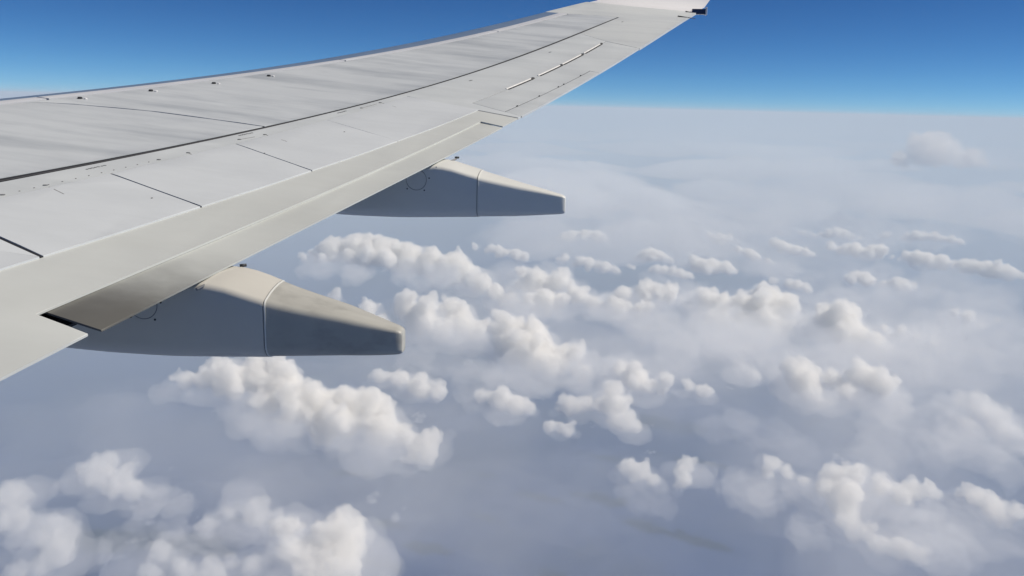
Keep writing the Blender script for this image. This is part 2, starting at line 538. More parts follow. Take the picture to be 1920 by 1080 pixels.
# ------------------------------------------------------------------ wing tip
le_tip = [(cx('LE', y), y) for y in (15.79, 15.5, 15.2, 14.9, 14.6, 14.48)]
panel("wing_tip_panel", [(tipb, 0.0), (seg('DKR', 14.5, 12.96), 0.0), (AO, 0.003), (seg('TE', 12.266, 15.40), -0.006), (joint, 0.004), (le_tip, -0.02), ([(cx('SL', 14.466), 14.466)], 0.0)], M_TIP, thick=0.03, dz=0.0, cell=0.3)
part("wing_tip_nose", strip_mesh("wing_tip_nose", 14.48, 15.8, 8, lambda y: [(cx('LE', y) + 0.08, y, H(cx('LE', y) + 0.08, y) - 0.006)] + nose(y) + [(cx('LE', y) + 0.08, y, H(cx('LE', y), y) - 0.06)]), M_SLAT)

# winglet, blended upwards from the tip
def winglet_mesh():
    secs = [((cx('LE', 15.79) - 0.03, 15.80, H(-0.36, 15.80) - 0.01), (1.313, 15.42, H(1.313, 15.42) - 0.008), 0.05),
            ((-0.345, 15.93, 1.760), (1.42, 15.66, 1.600), 0.05),
            ((-0.28, 16.06, 1.835), (1.52, 15.90, 1.665), 0.05),
            ((-0.16, 16.24, 1.99), (1.62, 16.15, 1.80), 0.045),
            ((0.02, 16.40, 2.22), (1.76, 16.33, 2.03), 0.04),
            ((0.27, 16.50, 2.52), (1.94, 16.45, 2.36), 0.035),
            ((0.78, 16.60, 3.15), (2.20, 16.58, 3.10), 0.03),
            ((1.60, 16.72, 4.10), (2.52, 16.72, 4.15), 0.02)]
    bm = bmesh.new()
    rows = []
    for i, (a, b, t) in enumerate(secs):
        A, B = Vector(a), Vector(b)
        j = min(i + 1, len(secs) - 1); k = max(i - 1, 0)
        up_ = ((Vector(secs[j][0]) + Vector(secs[j][1])) - (Vector(secs[k][0]) + Vector(secs[k][1]))).normalized()
        nrm = (B - A).normalized().cross(up_).normalized()      # points inboard / up
        if nrm.y > 0: nrm = -nrm
        row_i, row_o = [], []
        for q in range(15):
            s = q / 14
            th = t * (2.4 * math.sqrt(s) * (1 - s) + 0.10)
            P = A.lerp(B, s)
            row_i.append(bm.verts.new(P + nrm * th * 0.15)); row_o.append(bm.verts.new(P - nrm * th))
        rows.append(row_i + row_o[::-1])
    for a, b in zip(rows, rows[1:]):
        n = len(a)
        for k in range(n):
            bm.faces.new((a[k], a[(k + 1) % n], b[(k + 1) % n], b[k])).smooth = True
    bm.faces.new(rows[0]); bm.faces.new(rows[-1][::-1])
    bmesh.ops.recalc_face_normals(bm, faces=bm.faces)
    me = bpy.data.meshes.new("winglet"); bm.to_mesh(me); bm.free()
    me.set_sharp_from_angle(angle=math.radians(50))
    return me


part("winglet", winglet_mesh(), M_WLET)


def box_between(name, cen, size, rot=None, bevel=0.004):
    bm = bmesh.new()
    bmesh.ops.create_cube(bm, size=1.0)
    bmesh.ops.scale(bm, vec=size, verts=bm.verts)
    if bevel: bmesh.ops.bevel(bm, geom=bm.edges[:], offset=min(bevel, min(size) * 0.3), segments=2, profile=0.6, affect='EDGES')
    if rot: bm.transform(rot)
    bmesh.ops.translate(bm, vec=cen, verts=bm.verts)
    me = bpy.data.meshes.new(name); bm.to_mesh(me); bm.free()
    return me


def rod(name, a, b, r0, r1, n=8):
    a, b = Vector(a), Vector(b)
    d = b - a
    bm = bmesh.new()
    bmesh.ops.create_cone(bm, cap_ends=True, segments=n, radius1=r0, radius2=r1, depth=d.length)
    bm.transform(Matrix.Translation((a + b) / 2) @ d.to_track_quat('Z', 'Y').to_matrix().to_4x4())
    for f in bm.faces: f.smooth = len(f.verts) == 4
    me = bpy.data.meshes.new(name); bm.to_mesh(me); bm.free()
    return me


# tail lamp at the rear of the tip
lamp = part("tip_lamp_housing", box_between("tip_lamp_housing", (1.385, 15.45, 1.545), (0.22, 0.12, 0.085)), M_NAVY)
part("lamp_lens", box_between("lamp_lens", (1.512, 15.45, 1.555), (0.030, 0.12, 0.13), bevel=0.012), M_WHITE, lamp)
part("static_wick", rod("static_wick", (1.008, 14.90, H(1.008, 14.9) + 0.012), (1.294, 14.875, 1.381), 0.009, 0.004), M_DARK)
part("static_wick", rod("static_wick", (1.166, 15.40, H(1.166, 15.4) + 0.012), (1.318, 15.435, 1.523), 0.009, 0.004), M_DARK)

# ------------------------------------------------------------------ aileron hinge seals: white bars with a dark slot behind
bars = [(9.332, 9.944), (10.141, 10.799), (10.868, 11.538), (11.648, 12.326)]
for y0, y1 in bars:
    def bar_mesh(nm, y0, y1, off0, off1, h0, h1):
        bm = bmesh.new(); rows = []
        n = 8
        for k in range(n + 1):
            y = y0 + (y1 - y0) * k / n
            x = cx('AH', y)
            sec = [(x + off0, h0), (x + off0 + (off1 - off0) * 0.25, h1), (x + off0 + (off1 - off0) * 0.75, h1), (x + off1, h0), (x + off1, -0.02), (x + off0, -0.02)]
            rows.append([bm.verts.new((a, y, H(a, y) + z)) for a, z in sec])
        for a, b in zip(rows, rows[1:]):
            m_ = len(a)
            for k in range(m_): bm.faces.new((a[k], a[(k + 1) % m_], b[(k + 1) % m_], b[k]))
        bm.faces.new(rows[0]); bm.faces.new(rows[-1][::-1])
        bmesh.ops.recalc_face_normals(bm, faces=bm.faces)
        me = bpy.data.meshes.new(nm); bm.to_mesh(me); bm.free()
        return me
    sb_ = part("hinge_seal", bar_mesh("hinge_seal", y0, y1, -0.022, -0.002, 0.003, 0.010), M_BAR)
    part("slot", bar_mesh("slot", y0 + 0.01, y1 + 0.03, -0.001, 0.020, 0.0015, 0.002), M_DARK, sb_)
    part("slot_end", bar_mesh("slot_end", y1, y1 + 0.06, -0.026, 0.012, 0.003, 0.010), M_DARK, sb_)

# ------------------------------------------------------------------ small fittings
def disc_mesh(name, r, h, n=10):
    bm = bmesh.new()
    bmesh.ops.create_cone(bm, cap_ends=True, segments=n, radius1=r, radius2=r * 0.8, depth=h)
    me = bpy.data.meshes.new(name); bm.to_mesh(me); bm.free()
    return me


def place(name, me, mat, x, y, dz=0.0, scale=(1, 1, 1), rz=0.0, parent=None):
    o = bpy.data.objects.new(name, me)
    if not me.materials: me.materials.append(mat)
    COL.objects.link(o); o.parent = parent or wing
    nx = (H(x + 0.05, y) - H(x - 0.05, y)) / 0.1; ny = (H(x, y + 0.05) - H(x, y - 0.05)) / 0.1
    q = Vector((-nx, -ny, 1)).to_track_quat('Z', 'Y').to_matrix().to_4x4()
    o.matrix_local = WINV @ Matrix.Translation((x, y, H(x, y) + dz)) @ Matrix.Rotation(rz, 4, 'Z') @ q @ Matrix.Diagonal((*scale, 1))
    return o


fast_me = disc_mesh("fastener", 0.007, 0.004)
for x, y in ((-2.808, 4.384), (-2.523, 4.502), (-2.253, 5.272), (-2.58, 3.319), (-2.694, 3.547), (-2.678, 3.50), (-2.727, 3.56), (-2.535, 3.478), (-2.547, 3.415), (-2.60, 3.343), (-1.837, 6.502)):
    place("fastener", fast_me, M_LINE, x, y, -0.017)
for x, y in ((-2.786, 4.996), (-2.20, 7.05), (-2.55, 6.2)):
    place("fastener", fast_me, M_LINE, x, y, 0.003)
hin_me = disc_mesh("hinge_fitting", 0.010, 0.008)
for x, y in ((-3.57, 4.722), (-3.465, 4.969), (-3.134, 5.744), (-3.036, 5.983), (-2.861, 6.474), (-2.742, 6.691), (-2.303, 7.917), (-2.201, 8.198)):
    place("hinge_fitting", hin_me, M_LINE, x, y, 0.002, (1.7, 0.7, 1))
riv_me = disc_mesh("rivet", 0.006, 0.004, 8)
for k in range(14):
    y = 4.65 + k * 0.085
    place("rivet", riv_me, M_LINE, cx('HG', y) - 0.045, y, 0.001)
for x, y in ((-4.529, 7.056), (-4.188, 7.61), (-3.851, 8.181), (-3.528, 8.763)):
    fx = place("skin_fitting", bpy.data.meshes.get("skin_fitting") or disc_mesh("skin_fitting", 0.022, 0.016, 14), M_DARK, x, y, 0.006, (1.0, 0.8, 1))
    place("fitting_cap", bpy.data.meshes.get("fitting_cap") or disc_mesh("fitting_cap", 0.014, 0.008, 12), M_WHITE, x + 0.045, y + 0.01, 0.006)
pin_me = disc_mesh("tab_hinge", 0.009, 0.008)
for y in (8.646, 9.17, 9.681, 9.835, 10.354):
    place("tab_hinge", pin_me, M_DARK, cx('TAB', y), y, 0.002, (1, 1.2, 1))
# short shadow lines behind the hinges, laid on the skin as dark strips
for (xa, ya_), (xb, yb_), w_ in (((-2.745, 6.70), (-2.52, 6.58), 0.008), ((-2.20, 8.21), (-2.02, 8.10), 0.006), ((-3.43, 4.955), (-3.28, 4.87), 0.007), ((-3.03, 5.98), (-2.93, 5.92), 0.006), ((-2.86, 6.48), (-2.79, 6.60), 0.008), ((-2.30, 7.93), (-2.22, 8.14), 0.006)):
    seal("hinge_shadow", [(xa, ya_), (xb, yb_)], w_, M_LINE, -0.0012)
# small worn stencils, too worn to read
bar_me = box_between("stencil_mark", (0, 0, 0), (0.016, 0.010, 0.001), bevel=0)
for x, y, n in ((-3.43, 5.36, 5), (-3.385, 5.46, 2), (-2.907, 6.585, 5), (-2.862, 6.68, 2), (-2.443, 7.645, 5), (-2.412, 7.73, 2), (-1.562, 9.56, 3), (-0.839, 11.52, 3), (0.096, 14.10, 3), (-1.95, 9.05, 3)):
    for k in range(n):
        place("stencil_mark", bar_me, M_STENCIL, x + 0.008 * k, y + 0.019 * k, 0.0022, (1.0 + 0.5 * ((k * 7) % 3) / 2, 1, 1))

# ------------------------------------------------------------------ flap track fairings
def interp(tab, x):
    if x <= tab[0][0]: return tab[0][1]
    for (a, va), (b, vb) in zip(tab, tab[1:]):
        if x <= b:
            t = (x - a) / (b - a)
            return va + (vb - va) * t
    return tab[-1][1]


def smooth_tab(tab, n=24):
    xs = [tab[0][0] + (tab[-1][0] - tab[0][0]) * k / n for k in range(n + 1)]
    return [(x, sum(interp(tab, x + d) for d in (-0.08, -0.04, 0, 0.04, 0.08)) / 5 if 0 < i < n else interp(tab, x)) for i, x in enumerate(xs)]


def boat_mesh(name, x0, x1, ynear, width, top, bot, tilt, shrink=0.0, round_end=False, n=26):
    bm = bmesh.new(); rows = []
    xs = [x0 + (x1 - x0) * k / n for k in range(n + 1)]
    if round_end:
        xs = xs[:-1] + [x1 - 0.035, x1 - 0.018, x1 - 0.006, x1]
    for x in xs:
        yn, w = interp(ynear, x) + shrink, interp(width, x) - 2 * shrink
        zt, zb, tl = interp(top, x) - shrink, interp(bot, x) + shrink, interp(tilt, x)
        if round_end and x > x1 - 0.036:
            q = (x - (x1 - 0.036)) / 0.036
            k_ = 0.010 * (1 - math.sqrt(max(0.0, 1 - q * q)))
            yn += k_; w -= 2 * k_; zt -= k_; zb += k_
        rt = min(0.030, w * 0.16); rb = min(0.085, w * 0.30)
        pts = []
        def arc(cy_, cz_, r, a0, a1, m=5):
            for i in range(m + 1):
                a = a0 + (a1 - a0) * i / m
                pts.append((cy_ + r * math.cos(a), cz_ + r * math.sin(a)))
        arc(yn + rb, zb + rb, rb, -math.pi / 2, -math.pi, 6)
        arc(yn + rt, zt - rt, rt, math.pi, math.pi / 2, 6)
        crown = 0.012 * w / 0.3
        pts += [(yn + w * f_, zt + crown * math.sin(math.pi * f_)) for f_ in (0.3, 0.5, 0.7)]
        arc(yn + w - rt, zt - rt, rt, math.pi / 2, 0, 6)
        arc(yn + w - rb, zb + rb, rb, 0, -math.pi / 2, 6)
        rows.append([bm.verts.new((x, a, b + (tl * max(0, (a - yn)) / max(w, .01) * max(0, min(1, (b - zb) / (zt - zb)))))) for a, b in pts])
    for a, b in zip(rows, rows[1:]):
        m_ = len(a)
        for k in range(m_): bm.faces.new((a[k], a[(k + 1) % m_], b[(k + 1) % m_], b[k])).smooth = True
    bm.faces.new(rows[0]); bm.faces.new(rows[-1][::-1])
    bmesh.ops.recalc_face_normals(bm, faces=bm.faces)
    me = bpy.data.meshes.new(name); bm.to_mesh(me); bm.free()
    me.set_sharp_from_angle(angle=math.radians(40))
    return me


def ring_mesh(name, cen, r, tube, arc=(0, 2 * math.pi), n=36):
    bm = bmesh.new(); rows = []
    full = arc[1] - arc[0] > 6.2
    cnt = n if full else n + 1
    for k in range(cnt):
        a = arc[0] + (arc[1] - arc[0]) * k / n
        d = Vector((math.cos(a), 0, math.sin(a)))
        rows.append([bm.verts.new(Vector(cen) + d * (r + tube * math.cos(b)) + Vector((0, tube * 0.8 * math.sin(b), 0))) for b in (0, math.pi / 2, math.pi, 1.5 * math.pi)])
    prs = list(zip(rows, rows[1:])) + ([(rows[-1], rows[0])] if full else [])
    for a, b in prs:
        for k in range(4): bm.faces.new((a[k], a[(k + 1) % 4], b[(k + 1) % 4], b[k])).smooth = True
    me = bpy.data.meshes.new(name); bm.to_mesh(me); bm.free()
    return me


def fairing(x0, xs, x1, ynear, width, top, bot, tilt, disc, label_tail, bodymat):
    top, bot = smooth_tab(top), smooth_tab(bot)
    body = part("flap_track_fairing", boat_mesh("flap_track_fairing", x0, xs - 0.004, ynear, width, top, bot, tilt), bodymat)
    # the tail piece sits a little inside the collar
    part("fairing_tail", boat_mesh("fairing_tail", xs + 0.004, x1, ynear, width, top, bot, tilt, 0.003, True), label_tail[1], body, label_tail[0])
    part("fairing_collar", boat_mesh("fairing_collar", xs - 0.010, xs + 0.010, ynear, width, top, bot, tilt, 0.004, False, 4), M_LINE, body)
    part("seam_trim", boat_mesh("seam_trim", xs + 0.003, xs + 0.009, ynear, width, top, bot, tilt, -0.0005, False, 2), M_FAIR, body)
    cxx, cz, r = disc
    yn = interp(ynear, cxx)
    ac = part("access_cover", ring_mesh("access_cover", (cxx, yn - 0.0005, cz), r, 0.0022), M_LINE, body)
    for a in (0.15, -0.9, -2.35):
        part("fastener", rod("fastener", (cxx + (r + 0.022) * math.cos(a), yn + 0.004, cz + (r + 0.022) * math.sin(a)), (cxx + (r + 0.022) * math.cos(a), yn - 0.003, cz + (r + 0.022) * math.sin(a)), 0.006, 0.006), M_DARK, ac)
    return body


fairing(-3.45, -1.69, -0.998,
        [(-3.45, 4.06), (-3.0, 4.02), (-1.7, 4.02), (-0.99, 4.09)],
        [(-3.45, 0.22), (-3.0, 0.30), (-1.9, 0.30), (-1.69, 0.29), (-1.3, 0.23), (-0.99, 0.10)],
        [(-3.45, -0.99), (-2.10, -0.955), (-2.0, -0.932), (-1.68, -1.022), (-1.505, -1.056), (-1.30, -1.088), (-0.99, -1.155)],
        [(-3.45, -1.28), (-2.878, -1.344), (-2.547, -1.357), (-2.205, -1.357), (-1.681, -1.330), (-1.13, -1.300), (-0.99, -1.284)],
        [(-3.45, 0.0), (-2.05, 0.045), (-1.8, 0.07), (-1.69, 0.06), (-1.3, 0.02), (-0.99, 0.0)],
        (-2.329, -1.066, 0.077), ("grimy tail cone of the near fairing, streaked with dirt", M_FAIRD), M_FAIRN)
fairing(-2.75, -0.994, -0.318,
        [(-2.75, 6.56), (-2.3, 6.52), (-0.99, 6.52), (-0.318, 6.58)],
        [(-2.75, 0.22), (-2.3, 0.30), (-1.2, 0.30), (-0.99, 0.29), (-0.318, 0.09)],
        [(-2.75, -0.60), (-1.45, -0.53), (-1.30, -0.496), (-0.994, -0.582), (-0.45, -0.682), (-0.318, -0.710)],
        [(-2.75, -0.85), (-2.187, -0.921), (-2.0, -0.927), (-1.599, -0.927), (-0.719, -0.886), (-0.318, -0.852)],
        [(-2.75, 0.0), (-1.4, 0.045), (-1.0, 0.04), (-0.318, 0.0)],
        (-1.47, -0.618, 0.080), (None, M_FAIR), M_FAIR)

# rub strips on the flap edge above each fairing
for (xa, ya_), (xb, yb_) in (((-2.030, 3.985), (-1.931, 4.31)), ((-1.330, 6.53), (-1.225, 6.83))):
    za, zb_ = H(xa, ya_) - 0.055, H(xb, yb_) - 0.055
    st = part("rub_strip", rod("rub_strip", (xa + 0.012, ya_, za), (xb + 0.012, yb_, zb_), 0.008, 0.008), M_LINE)
    part("strip_end", rod("strip_end", (xb + 0.005, yb_ - 0.01, zb_ + 0.01), (xb + 0.03, yb_ + 0.012, zb_ + 0.01), 0.009, 0.008), M_DARK, st)

wing.matrix_world = TRIM @ Matrix.Translation(wing.location)
# ------------------------------------------------------------------ haze, ground
HAZE_D = 3.4e-5


def volume_mat(name, color, density, aniso=0.0, veil=0.0):
    m = bpy.data.materials.new(name)
    m.use_nodes = True
    nt = m.node_tree
    nt.nodes.clear()
    out = nt.nodes.new("ShaderNodeOutputMaterial")
    v = nt.nodes.new("ShaderNodeVolumePrincipled")
    v.inputs["Color"].default_value = (*color, 1)
    v.inputs["Density"].default_value = density
    v.inputs["Anisotropy"].default_value = aniso
    nt.links.new(v.outputs[0], out.inputs["Volume"])
    if veil > 0:
        mix = nt.nodes.new("ShaderNodeMixShader")
        mix.inputs[0].default_value = veil
        t = nt.nodes.new("ShaderNodeBsdfTransparent")
        d = nt.nodes.new("ShaderNodeBsdfTranslucent")
        d.inputs["Color"].default_value = (0.95, 0.95, 0.95, 1)
        nt.links.new(t.outputs[0], mix.inputs[1])
        nt.links.new(d.outputs[0], mix.inputs[2])
        nt.links.new(mix.outputs[0], out.inputs["Surface"])
    return m


def box_mesh(name, lo, hi):
    bm = bmesh.new()
    vs = [bm.verts.new((x, y, z)) for z in (lo[2], hi[2]) for y in (lo[1], hi[1]) for x in (lo[0], hi[0])]
    for f in ((0, 2, 3, 1), (4, 5, 7, 6), (0, 1, 5, 4), (2, 6, 7, 3), (0, 4, 6, 2), (1, 3, 7, 5)):
        bm.faces.new([vs[i] for i in f])
    me = bpy.data.meshes.new(name)
    bm.to_mesh(me)
    bm.free()
    return me


SEA_Z = -8000.0
HALF = 160000.0
haze = link("haze", box_mesh("haze", (-HALF, -HALF, SEA_Z - 1.0), (HALF, HALF, 90.0)), volume_mat("haze_air", (0.80, 0.92, 1.0), HAZE_D))
tag(haze, "pale blue haze filling the air under the aircraft", kind="stuff")

m, nt, p = new_mat("sea_surface")
tc = nt.nodes.new("ShaderNodeTexCoord")
nz = nt.nodes.new("ShaderNodeTexNoise"); nz.inputs["Scale"].default_value = 0.0004; nz.inputs["Detail"].default_value = 6
cr = nt.nodes.new("ShaderNodeValToRGB")
cr.color_ramp.elements[0].position = 0.35; cr.color_ramp.elements[0].color = (0.006, 0.026, 0.13, 1)
cr.color_ramp.elements[1].position = 0.7; cr.color_ramp.elements[1].color = (0.009, 0.034, 0.16, 1)
nt.links.new(tc.outputs["Object"], nz.inputs["Vector"]); nt.links.new(nz.outputs["Fac"], cr.inputs[0])
nt.links.new(cr.outputs[0], p.inputs["Base Color"])
p.inputs["Roughness"].default_value = 0.6
bm = bmesh.new()
bmesh.ops.create_grid(bm, x_segments=8, y_segments=8, size=HALF - 500.0)
me = bpy.data.meshes.new("sea"); bm.to_mesh(me); bm.free()
sea = link("sea", me, m); sea.location.z = SEA_Z
tag(sea, "dark blue sea far below the clouds", kind="structure")

CLOUDS = {
'c01':[(-3563,6729,-2382,109),(-3395,6781,-2388,129),(-3204,6839,-2395,168),(-3005,6946,-2367,197),(-2772,6971,-2410,206),(-2842,6770,-2544,169),(-2592,6868,-2537,218),(-2385,6819,-2628,220),(-2155,6844,-2671,229),(-1991,6937,-2644,191),(-2236,6953,-2567,169),(-1817,6815,-2783,179),(-1627,6807,-2840,160),(-1477,6766,-2910,122),(-1392,6918,-2818,85),(-2622,6684,-2667,133),(-2292,6675,-2762,142),(-1551,6683,-2954,74)],
'c02':[(-3422,5311,-2510,118),(-3422,5203,-2583,138),(-3284,5230,-2625,125),(-3168,5228,-2675,116),(-3080,5243,-2703,66),(-3506,5183,-2561,93)],
'c03':[(-3171,4370,-2500,122),(-3105,4284,-2587,139),(-3133,4171,-2646,127),(-3234,4081,-2655,127)],
'c03b':[(-3754,4761,-2560,123),(-3664,4674,-2660,105),(-3800,4670,-2594,122)],
'c04':[(-1513,4665,-2476,123),(-1422,4579,-2564,135),(-1565,4514,-2576,152),(-1445,4440,-2663,161),(-1697,4425,-2609,141),(-1578,4354,-2694,150),(-1804,4544,-2491,102)],
'c04b':[(-2429,4203,-2517,116),(-2255,4162,-2611,155),(-2439,4095,-2590,118),(-2116,4199,-2637,128),(-1940,4303,-2630,108),(-2032,4296,-2601,81)],
'c04c':[(-2152,4889,-2586,126),(-2301,4823,-2584,103),(-2395,4717,-2630,88),(-2016,4904,-2620,88)],
'c05':[(-1875,7630,-2566,113),(-1662,7605,-2624,138),(-1508,7605,-2651,82),(-2077,7610,-2545,83)],
'c06':[(-1054,7292,-2573,73),(-860,7297,-2587,116),(-711,7273,-2619,97),(-612,7255,-2642,58)],
'c07':[(140,7430,-2487,117),(192,7310,-2583,116),(97,7327,-2570,97),(220,7183,-2684,124),(337,7147,-2712,76),(-233,7290,-2604,87),(-92,7305,-2590,72),(-326,7263,-2626,48),(3,7301,-2592,68)],
'c07b':[(197,8278,-2533,108),(357,8182,-2603,144),(488,8126,-2643,107),(617,8091,-2667,53)],
'c08':[(-384,6709,-2594,54),(-228,6703,-2605,58),(-295,6705,-2601,49)],
'c09':[(-959,9027,-2588,194),(-720,8997,-2627,222),(-478,8913,-2709,209),(-741,9177,-2482,166),(-1049,9247,-2407,168),(-314,9042,-2616,129),(-183,8837,-2788,104)],
'c10':[(-2428,10167,-2511,147),(-2205,10078,-2614,212),(-1849,10314,-2481,221),(-1689,10179,-2611,219),(-1922,10003,-2715,184),(-1473,10090,-2712,145)],
'c10b':[(-2901,10153,-2533,122),(-2724,9999,-2690,160),(-3327,10208,-2395,96),(-2992,9993,-2635,107)],
'c11':[(-4844,14042,-2512,150),(-4510,14174,-2473,206),(-4069,14283,-2471,234),(-3614,14346,-2507,205),(-3225,14294,-2621,213),(-2751,14263,-2734,239),(-2378,14258,-2809,211),(-2609,14495,-2581,130)],
'c11b':[(-1770,12034,-2517,178),(-1523,11945,-2604,176),(-1176,12262,-2374,141),(-1003,12122,-2497,178),(-696,12158,-2489,193),(-556,12334,-2358,110),(-1344,11773,-2753,174),(-1043,11808,-2745,189),(-742,11843,-2737,167),(-377,12038,-2606,153),(-141,11913,-2722,137)],
'c12':[(303,11988,-2560,168),(602,12030,-2516,199),(900,11996,-2532,153),(531,11765,-2730,166),(990,12074,-2467,92),(236,11761,-2744,150)],
'c12b':[(1384,11700,-2482,180),(1590,11574,-2555,238),(1938,11547,-2531,246),(2213,11526,-2512,247),(2486,11505,-2493,165),(1508,11364,-2731,191),(1778,11274,-2767,219),(2185,11245,-2737,191)],
'c12c':[(2788,11009,-2504,145),(2965,10911,-2540,216),(3168,10981,-2442,131),(3139,10815,-2576,158),(3055,10695,-2687,185),(3332,10521,-2760,170)],
'c13':[(1540,14925,-2560,95),(1716,14819,-2627,123),(1987,14853,-2574,114),(2158,14749,-2640,85)],
'c14':[(4806,17493,-2593,125),(5081,17361,-2634,114),(5370,17329,-2595,137),(4522,17606,-2570,91)],
'c14b':[(5606,16513,-2552,110),(5939,16367,-2562,142),(6334,16151,-2605,109),(6651,16013,-2614,131),(6954,15859,-2639,131),(7185,15766,-2640,87)],
'c14c':[(3342,17437,-2541,100),(3631,17286,-2612,111),(3918,17171,-2655,89)],
'c14d':[(4154,14328,-2583,104),(4340,14229,-2617,103)],
'c14e':[(4575,14044,-2612,75),(4765,14003,-2595,112)],
'c15':[(1472,8773,-2578,138),(1582,8686,-2631,115)],
'c15b':[(2015,8538,-2558,148),(2094,8374,-2667,152),(2174,8240,-2754,111),(2306,8446,-2567,125),(2603,8430,-2515,154),(2732,8337,-2559,125),(2436,8328,-2630,124)],
'c16':[(3292,7861,-2521,111),(3446,7776,-2532,177),(3542,7660,-2585,181),(3544,7524,-2683,120),(3315,7623,-2687,120),(3642,7502,-2667,120)],
'c17':[(1670,5853,-2483,106),(1808,5832,-2463,115),(1717,5714,-2575,113),(1965,5744,-2490,98),(2160,5699,-2474,115),(2254,5670,-2473,57),(2084,5662,-2522,81),(1730,5586,-2670,104),(1747,5491,-2737,79),(1815,5497,-2715,80),(1898,5412,-2759,99),(2019,5367,-2762,99),(2104,5313,-2782,71),(2161,5349,-2740,40),(1591,5798,-2544,73)],
'c17b':[(1334,6189,-2564,72),(1422,6122,-2600,76),(1289,6122,-2623,59),(1527,6062,-2629,59)],
'c18':[(2562,5905,-2566,60),(2651,5858,-2569,73),(2727,5776,-2603,107),(2766,5687,-2654,77),(2862,5731,-2589,86)],
'c19':[(240,5960,-2577,73),(337,5939,-2590,65),(280,5893,-2628,60),(434,5888,-2626,48)],
'c19b':[(672,6042,-2559,82),(650,5957,-2628,73),(603,5907,-2672,41)],
'c20':[(648,15660,-2612,89),(889,15691,-2576,99),(1129,15619,-2622,79)],
'c21':[(4714,11803,-2556,73),(4848,11693,-2595,88),(4969,11551,-2662,72),(5167,11573,-2585,64)],
'c22':[(-829,17731,-2621,101),(-554,17772,-2593,89),(-279,17814,-2565,112),(-53,17734,-2634,89)],
'c23':[(2337,18172,-2641,92),(2612,18214,-2579,81),(2180,18303,-2554,69)],
'c33':[(7928,22464,-708,415),(7573,22407,-847,324),(8257,22236,-791,355),(7939,22758,-484,225),(8629,21935,-918,235)],
'c24':[(864,14214,-2574,63),(1142,14156,-2604,81),(1383,14090,-2643,63),(424,14255,-2566,54)],
'c25':[(2645,16253,-2561,73),(2829,16151,-2616,93),(2506,16331,-2519,62),(3010,16051,-2671,72)],
'c26':[(4790,19639,-2637,89),(5130,19647,-2563,102),(5442,19503,-2613,89),(4468,19773,-2597,76)],
'c27':[(6710,19926,-2621,92),(7088,19884,-2551,106),(7424,19694,-2604,92),(7716,19569,-2620,79),(6291,20058,-2634,79)],
'c28':[(2893,13533,-2591,70),(3121,13453,-2615,87),(2660,13596,-2581,61)],
'c29':[(3663,10648,-2572,72),(3822,10548,-2604,86),(3974,10438,-2646,71),(3495,10723,-2560,58)],
'c30':[(-2076,15378,-2558,78),(-1776,15350,-2609,98),(-1429,15318,-2667,87),(-2375,15386,-2523,69)],
'c31':[(-390,14574,-2568,83),(-112,14515,-2619,101),(163,14456,-2670,73),(-669,14615,-2532,74)],
'c32':[(665,8141,-2571,80),(868,8079,-2604,90),(1017,8029,-2631,69)],
}
BANKS = [
(741,9266,-2680,421,0.0011),(1578,9876,-2680,515,0.0009),(3301,12512,-2680,493,0.0008),(4693,12486,-2680,592,0.0007),(5433,12015,-2680,586,0.0007),(1377,7126,-2680,288,0.0007),(2372,7062,-2680,344,0.0008),(1286,12053,-2680,463,0.0009),(2901,14902,-2680,479,0.0008),(4511,14364,-2680,571,0.0006),(5889,14263,-2680,584,0.0006),(1030,13962,-2680,443,0.0008),(-692,13538,-2680,430,0.0009),(-1176,8121,-2680,322,0.0009),(-1922,8528,-2680,284,0.0009),(1377,10844,-2680,560,0.0010),(2283,10381,-2680,614,0.0009),(2976,9717,-2680,523,0.0011),(3738,10091,-2680,552,0.0009),(4614,10502,-2680,586,0.0009),(2536,8496,-2680,403,0.0014),(695,10697,-2680,343,0.0014),(1450,5761,-2680,284,0.0016),(1933,5562,-2680,362,0.0016),(2492,5504,-2680,329,0.0014),(1042,5999,-2680,227,0.0015),(418,5892,-2680,242,0.0010),(-2338,4896,-2680,263,0.0014),(-2793,4858,-2680,232,0.0014),(-3457,4533,-2680,235,0.0014),(-1722,4486,-2680,239,0.0014),(-611,8410,-2680,385,0.0014),(-9,8348,-2680,327,0.0013),(-1542,9700,-2680,380,0.0014),(-4321,13565,-2680,450,0.0012),(-2604,13066,-2680,422,0.0013),(-945,11545,-2680,444,0.0013),(-64,11746,-2680,374,0.0014),(-2568,6793,-2680,289,0.0012),(-1774,6323,-2680,220,0.0014),(3335,7233,-2680,366,0.0014),(2919,7404,-2680,313,0.0010),]
